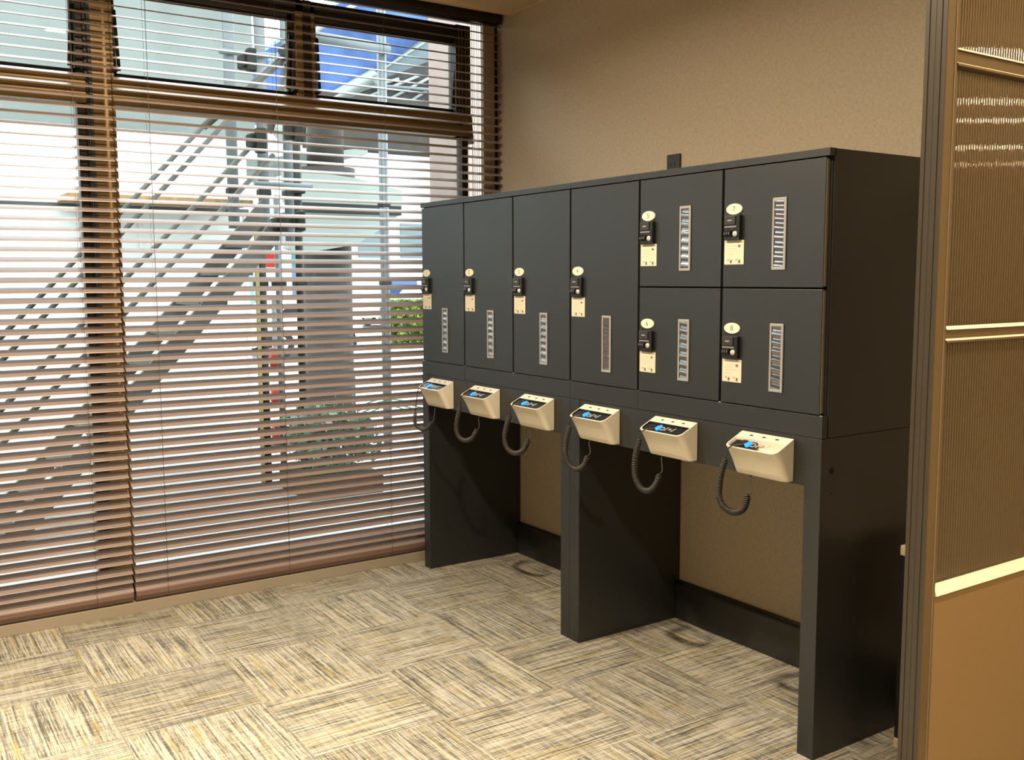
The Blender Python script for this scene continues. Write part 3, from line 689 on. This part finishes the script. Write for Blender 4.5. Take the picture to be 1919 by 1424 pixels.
b = MB(); p = [(PX0+.004, .832), (PX1-.008, .832), (PX1+.003, .835), (PX1-.004, .853), (PX1-.016, .858), (PX0+.004, .858)]
b.prism(p, 1, ya, yb, 'railglint'); B(b, 'rail', 'bevelled rail coloured as lit between pane and lower panel')
b = MB(); b.box(PX0+.006, PX1-.006, ya, yb, 0.06, .834, 'panel'); B(b, 'lower_panel', 'plain tan lower panel')
b = MB(); b.box(PX0+.003, PX1-.001, ya, yb, 0, 0.06, 'champagne', .001); B(b, 'bottom_rail')
for (z0, z1) in ((.856, 1.432), (1.467, 2.049), (2.087, ZT)):
    b = MB(); P_ = 0.0105; n = int((yb-ya)/P_); per = 10; xf, xb_ = PX1-.020, PX1-.026
    for k in range(n):          # each rib a separate convex strip
        prof = [(xf+0.0036*math.sqrt(1-((2*q/per-1)**2)*0.90), ya+P_*(k+q/per)) for q in range(per+1)]
        vs = [(q[0], q[1], z0) for q in prof]+[(q[0], q[1], z1) for q in prof]; m = len(prof)
        b.faces(vs, [(q, q+1, m+q+1, m+q) for q in range(m-1)], 'poly', True)
    b.faces([(xb_, ya, z0), (xb_, yb, z0), (xb_, yb, z1), (xb_, ya, z1)], [(3, 2, 1, 0)], 'poly')
    o = b.build('ribbed_pane', None, recalc=False)
    for v in o.data.vertices: v.co -= off
    o.parent = root

# small desk tucked between lockers and partition
root = empty('side_desk', (2.735, 0.30, 0), 'pale wood edged side desk tucked between the lockers and the partition', 'desk'); off = Vector((2.735, 0.30, 0))
b = MB(); b.box(2.735, 3.285, 0.30, 0.565, 0.665, 0.700, 'desk', .004)
for v in b.bm.verts: v.co -= off
b.build('tabletop', root)
for xx in (2.735, 3.245):
    b = MB(); b.box(xx, xx+.04, 0.305, 0.345, 0, .665, 'blackplastic', .002); b.box(xx, xx+.04, 0.303, 0.347, 0, .035, 'desk', .002)
    for v in b.bm.verts: v.co -= off
    b.build('leg', root)

# ------------------------------------------------------------------ outside
GZ = -0.10
b = MB(); b.box(-60, -0.345, -30, 40, GZ-.2, GZ, 'road'); struct(b.build('ground_outside'), 'pale paved ground outside the window', 'ground')

b = MB()
b.box(-4.06, -4.0, -7.0, 0.42, GZ, 2.80, 'hoarding')
for k in range(9): b.box(-4.0, -3.992, 0.40-0.9*k-.02, 0.40-0.9*k, GZ, 2.80, 'hoarding')
b.box(-4.0, -3.97, -7.0, 0.42, 2.17, 2.20, 'stair')
tag(b.build('site_hoarding'), 'white site hoarding panels beyond the stair', 'hoarding')
b = MB(); b.box(-4.30, -4.26, -7.0, 0.60, 2.80, 4.35, 'sheet')
tag(b.build('dust_sheet'), 'pale grey dust sheet hanging above the white hoarding', 'sheet')
b = MB(); b.box(-3.95, -3.5, -1.15, 0.30, 2.20, 2.245, 'plank', .004)
tag(b.build('scaffold_board'), 'orange-brown scaffold boards halfway up the white hoarding', 'scaffold board')

# scaffold stair
root = empty('scaffold_stair', (-2.2, -1.9, GZ), 'steel scaffold stair climbing diagonally in front of the white hoarding', 'stair'); off = Vector(root.location)
def B(mb, name):
    for v in mb.bm.verts: v.co -= off
    return mb.build(name, root)
SL = 1.11
def zl(y, y1, z1): return z1+SL*(y-y1)
for X, (yr, zr) in ((-2.2, (-0.07, 1.845)), (-2.85, (0.05, 2.00))):
    b = MB(); ya_, yb_ = -2.0 if X > -2.5 else -2.0, yr+0.10; w_ = 0.095
    za_, zb_ = zl(ya_, yr, zr), zl(yb_, yr, zr)
    b.prism([(ya_, za_-w_), (yb_, zb_-w_), (yb_, zb_+w_), (ya_, za_+w_)], 0, X-.02, X+.02, 'stair'); B(b, 'stringer')
for k in range(10):
    y = -1.78+k*0.19; z = zl(y, -0.01, 1.92)-.02
    b = MB(); b.box(-2.83, -2.22, y-.10, y+.10, z-.012, z+.012, 'stair'); B(b, 'tread')
for X, (y1, z1), (y2, z2) in ((-2.2, (-.06, 2.61), (-1.9, .68)), (-2.2, (-.04, 2.41), (-1.9, .47)), (-2.9, (-.10, 2.92), (-1.8, 1.10)), (-2.9, (0.03, 2.92), (-1.8, .94))):
    b = MB(); b.tube([(X, y1+.05, z1+.055), (X, y2, z2)], 0.019, 'stair', 8); B(b, 'handrail')
b = MB(); b.tube([(-2.2, -.02, 2.62), (-2.2, 0.14, 3.1)], 0.03, 'stair', 8); b.tube([(-2.2, -.48, 2.62), (-2.2, 0.14, 3.17)], 0.024, 'stair', 8); b.tube([(-2.2, -.40, 2.70), (-2.2, 0.14, 3.22)], 0.012, 'galv', 8); B(b, 'upper_rail')
b = MB()
for (y, z, a) in ((0.13, 3.19, .055), (-0.17, 3.09, .055), (-0.12, 2.55, .06), (0.16, 2.64, .06), (0.03, 1.98, .05), (0.16, 2.0, .05)):
    b = MB(); b.box(-2.24, -2.12, y-a, y+a, z-a, z+a*.8, 'darktube', .015); b.box(-2.16, -2.08, y-a*.4, y+a*.7, z-a*1.5, z+a*1.4, 'darktube', .012)
    B(b, 'clamp')

def pole(X, Y, z0, z1, r, m, label, cat='scaffold pole', extra=None):
    b = MB(); b.tube([(X, Y, z0), (X, Y, z1)], r, m, 12)
    for zz in (0.35, 1.55, 2.3, 3.1):
        if z0 < zz < z1: b.box(X-.05, X+.05, Y-.05, Y+.05, zz-.03, zz+.03, 'darktube' if m != 'canopy' else 'galv', .01)
    if extra: extra(b)
    return tag(b.build('scaffold_pole'), label, cat, 'upright scaffold poles outside the window')
pole(-3.0, 0.17, GZ, 2.1, 0.044, 'darktube', 'dark scaffold pole with a yellow stripe, at the top of the stair', extra=lambda b: b.box(-2.96, -2.945, 0.115, 0.14, GZ, 1.95, 'yellow'))
pole(-3.0, 0.32, GZ, 2.25, 0.026, 'galv', 'thin grey scaffold pole between two dark ones')
pole(-3.0, 0.50, GZ, 3.0, 0.032, 'darktube', 'slim dark scaffold pole just left of the concrete column')
pole(-3.4, 0.10, 2.0, 5.0, 0.045, 'galv', 'grey upper scaffold pole in front of the dust sheet edge')
pole(-3.4, 0.36, 2.0, 5.0, 0.045, 'galv', 'pale upper scaffold pole seen left of the small bronze mullion')
pole(-3.4, 0.58, 1.9, 5.0, 0.040, 'galv', 'pale upper scaffold pole seen right against the small bronze mullion')
pole(-4.0, 1.77, GZ, 5.2, 0.045, 'galv', 'tall grey scaffold pole right of the concrete column')
def bar(name, p, q, r, m, label, cat='scaffold tube', group='level scaffold tubes outside the window'):
    b = MB(); b.tube([p, q], r, m, 12); return tag(b.build(name), label, cat, group)
bar('scaffold_tube', (-3.906, 1.03, 3.76), (-3.906, 1.80, 3.74), 0.050, 'galv', 'level pale tube reaching across to the tall scaffold pole')
bar('scaffold_tube', (-4.12, 1.77, 3.50), (-6.5, 1.75, 3.35), 0.045, 'canopy', 'white tube running back from the tall scaffold pole')
bar('scaffold_tube', (-3.334, 0.0, 3.40), (-3.334, 0.62, 3.42), 0.022, 'galv', 'thin level tube joining the upper scaffold poles')
bar('scaffold_tube', (-2.94, 0.12, 2.33), (-2.94, 0.60, 2.33), 0.020, 'galv', 'thin level tube behind the stair head clamps')

# round concrete column with collar
b = MB(); b.tube([(-5, 1.60, GZ), (-5, 1.60, 0.55), (-5, 1.60, 0.56), (-5, 1.60, 2.02)], 0.25, 'concrete', 40, radii=[.262, .262, .25, .25])
b.tube([(-5, 1.60, 2.40), (-5, 1.60, 2.72)], 0.30, 'concrete', 40); b.tube([(-5, 1.60, 2.72), (-5, 1.60, 3.30)], 0.19, 'concrete', 32)
b.tube([(-5, 1.60, 2.0), (-5, 1.60, 2.42)], 0.22, 'concrete', 40)
tag(b.build('concrete_column'), 'round grey concrete column with a wider collar near its top', 'column')
# canopy slabs beyond
root = empty('entrance_canopy', (-5.6, 1.2, GZ), 'pale entrance canopy with a sloping underside around the concrete column', 'canopy'); off = Vector(root.location)
b = MB(); b.prism([(0.35, 2.62), (2.25, 2.95), (2.25, 3.02), (0.35, 2.72)], 0, -9.0, -5.35, 'canopy')
B(b, 'roof_slab')
b = MB(); b.prism([(1.02, 2.335), (2.28, 2.335), (2.28, 2.50), (1.75, 2.60), (1.02, 2.66)], 0, -4.738, -4.60, 'canopy')
b.prism([(1.02, 2.24), (2.24, 2.24), (1.98, 2.06), (1.75, 1.93), (1.20, 1.84), (1.02, 1.88)], 0, -4.738, -4.62, 'canopy'); B(b, 'fascia')
b = MB(); b.box(-4.70, -4.58, 1.10, 2.26, 2.24, 2.335, 'darktube', .004); B(b, 'beam')

# pinkish pier close to the window
b = MB(); b.box(-1.45, -1.02, 0.86, 1.50, GZ, 4.3, 'pier', .01)
tag(b.build('rendered_pier'), 'pinkish white rendered pier just outside the window beside the lockers', 'pier')

# blue netted building far behind
root = empty('netted_building', (-13, 5, GZ), 'far building wrapped in blue netting above a dark steel roof', 'building'); off = Vector(root.location)
b = MB(); b.prism([(3.3, 4.2), (3.3, 5.3), (6.1, 7.3), (9.2, 7.8), (9.2, 7.0), (6.7, 6.1), (5.7, 5.3)], 0, -15, -12.2, 'netblue'); B(b, 'blue_netting')
b = MB(); b.prism([(5.5, 5.15), (5.7, 5.35), (6.7, 6.12), (9.2, 7.05), (9.2, 4.9), (4.6, 4.72)], 0, -12.19, -12.1, 'palesheet'); B(b, 'pale_sheet')
b = MB(); b.tube([(-12.0, 3.7, 4.1), (-12.0, 5.6, 5.25)], 0.16, 'canopy', 8); b.tube([(-12.0, 3.6, 5.3), (-12.0, 6.2, 7.2)], 0.05, 'canopy', 6); b.tube([(-12.0, 5.6, 5.3), (-12.0, 9.0, 7.6)], 0.03, 'canopy', 6); B(b, 'beams')
b = MB(); b.box(-12.1, -11.6, 4.2, 9.2, 3.9, 4.82, 'concrete')
b.prism([(4.5, 4.74), (5.6, 5.18), (6.9, 5.74), (9.2, 6.1), (9.2, 4.80)], 0, -12.05, -11.7, 'darkroof')
for k in range(6): b.tube([(-11.65, 4.9+.42*k, 4.84), (-11.65, 5.9+.42*k, 5.20+.10*k)], 0.028, 'canopy', 6)
b.tube([(-11.6, 5.2, 5.02), (-11.6, 9, 5.15)], 0.03, 'galv', 6)
B(b, 'roof_steel')

# vehicles on the far road
def vehicle(name, X, Y, L, Hh, body, glass, label, cat, cabL=None):
    root = empty(name, (X, Y, GZ), label, cat); W2 = 0.9
    b = MB()
    if cat == 'car': prof = [(0, .35), (0, .8), (.12*L, .9), (.28*L, Hh), (.75*L, Hh), (.93*L, .92), (L, .8), (L, .35)]
    else: prof = [(0, .35), (0, 1.0), (.06*L, 1.15), (.17*L, Hh*.97), (.22*L, Hh), (L-.05, Hh), (L, Hh*.9), (L, .35)]
    b.prism(prof, 0, -W2, W2, body); b.build('body', root)
    b = MB()
    if cat == 'car': b.prism([(.17*L, .92), (.30*L, Hh-.08), (.73*L, Hh-.08), (.87*L, .92)], 0, W2, W2+.015, glass)
    else:
        b.box(W2, W2+.015, .19*L, .45*L, Hh*.55, Hh*.88, glass, .004); b.box(W2, W2+.015, .50*L, .93*L, Hh*.55, Hh*.88, glass, .004)
    b.build('window_glass', root)
    for yy in (.2*L, .8*L):
        for xx in (W2-.12, -W2+.0):
            b = MB(); b.tube([(xx, yy, .32), (xx+.16, yy, .32)], .32, 'tyre', 18); b.tube([(xx+.155, yy, .32), (xx+.17, yy, .32)], .18, 'steel', 14); b.build('wheel', root)
    return root
vehicle('parked_van', -27, 11.9, 4.6, 1.95, 'vanwhite', 'vanblue', 'white van parked on the road right of the concrete column', 'van')
vehicle('parked_car', -24, 11.9, 3.6, 1.45, 'carblue', 'teal', 'silver blue car parked in front of the white van', 'car')
vehicle('delivery_van', -20, 5.9, 2.3, 2.3, 'teal', 'vanblue', 'teal delivery van seen between the scaffold poles', 'van')
vehicle('small_car', -16, 4.3, 2.4, 1.2, 'vanwhite', 'tyre', 'small white car parked nearer than the teal delivery van', 'car')
b = MB(); b.box(-38, -37.5, 2, 40, GZ, 9, 'farwall'); 
for k in range(14): b.box(-37.5, -37.45, 6+k*2.2, 7.2+k*2.2, 2.6, 4.2, 'palesheet')
tag(b.build('far_building'), 'long pale building across the far side of the road', 'building')

# hedge: dense clump of small leaves on a rounded core
def leaves(mb, n, fn, size, mats, rs):
    for _ in range(n):
        p, nrm = fn(rs); a = Vector((rs.uniform(-1, 1), rs.uniform(-1, 1), rs.uniform(-1, 1))).normalized()
        u = nrm.cross(a).normalized() if nrm.cross(a).length > .1 else nrm.orthogonal().normalized()
        v = (nrm*0.6+a).cross(u).normalized(); s = size*rs.uniform(.6, 1.3)
        mb.faces([p-u*s*.5, p-v*s*.3+u*0, p+u*s*.5, p+v*s*.3], [(0, 1, 2, 3)], rs.choice(mats))
rs = random.Random(3); b = MB()
b.box(-17.4, -16.4, 8.35, 11.4, GZ, 0.95, 'hedgedark', .15, 3)
def fh(r):
    f = r.random()
    if f < .5: return Vector((-16.4+r.uniform(0, .06), r.uniform(8.3, 11.4), r.uniform(GZ, 1.0))), Vector((1, 0, .2))
    if f < .8: return Vector((r.uniform(-17.4, -16.35), r.uniform(8.3, 11.4), .95+r.uniform(0, .1))), Vector((0, 0, 1))
    return Vector((r.uniform(-17.4, -16.35), 8.35-r.uniform(0, .06), r.uniform(GZ, 1.0))), Vector((0, -1, 0.2))
leaves(b, 3500, fh, 0.13, ['hedge', 'hedge', 'hedgedark'], rs)
tag(b.build('clipped_hedge'), 'yellow green clipped hedge by the road, just left of the lockers', 'hedge')
# planting in a brown planter in front of the column
b = MB(); b.box(-2.90, -2.25, 0.24, 0.86, GZ, 0.06, 'brownbox', .01); b.box(-2.87, -2.28, 0.27, 0.83, .06, .065, 'hedgedark')
tag(b.build('timber_planter'), 'dark brown timber planter standing in front of the concrete column', 'planter')
rs = random.Random(5); b = MB()
def fp(r):
    y = r.uniform(0.27, 0.86); h = 0.60-0.45*abs(y-0.5)
    return Vector((r.uniform(-2.87, -2.28), y, r.uniform(0.15, max(.22, h)))), Vector((r.uniform(-.4, 1), r.uniform(-1, .6), r.uniform(0, 1))).normalized()
leaves(b, 900, fp, 0.085, ['leaf', 'leaf', 'canopy'], rs)
for k in range(26):
    y = rs.uniform(.35, .78); x = rs.uniform(-2.8, -2.35); b.tube([(x, y, .068), (x+rs.uniform(-.1, .1), y+rs.uniform(-.15, .15), rs.uniform(.35, .65))], 0.005, 'leaf', 5)
for k in range(4):
    y = 0.8; b.tube(spline([(-2.6, y, .45+.03*k), (-2.55, y+.25, .54+.02*k), (-2.5, y+.45+.1*k, .48)], 5), .006, 'leaf', 5)
tag(b.build('leafy_shrub'), 'blue green leafy shrub growing from the brown planter', 'shrub')
# red and white barrier posts
def cone(X, Y, h, label):
    root = empty('traffic_post', (X, Y, GZ), label, 'traffic post')
    b = MB(); b.tube([(0, 0, 0), (0, 0, .06)], .17, 'tyre', 16); b.build('foot', root)
    b = MB()
    for k in range(5): b.tube([(0, 0, .06+k*h/5), (0, 0, .06+(k+1)*h/5)], .06, 'red' if k % 2 == 0 else 'white', 12)
    b.build('tube', root)
cone(-4.6, 0.86, .95, 'red and white traffic post standing behind the scaffold stair')
b = MB(); b.box(-9.05, -9.0, 2.25, 2.50, 1.75, 2.0, 'red', .01); b.box(-9.06, -9.01, 2.2, 2.75, 1.3, 2.06, 'white', .01); b.tube([(-9.1, 2.5, GZ), (-9.1, 2.5, 1.4)], .04, 'galv', 8)
tag(b.build('street_sign'), 'white street sign with a red mark behind the scaffold poles', 'sign')
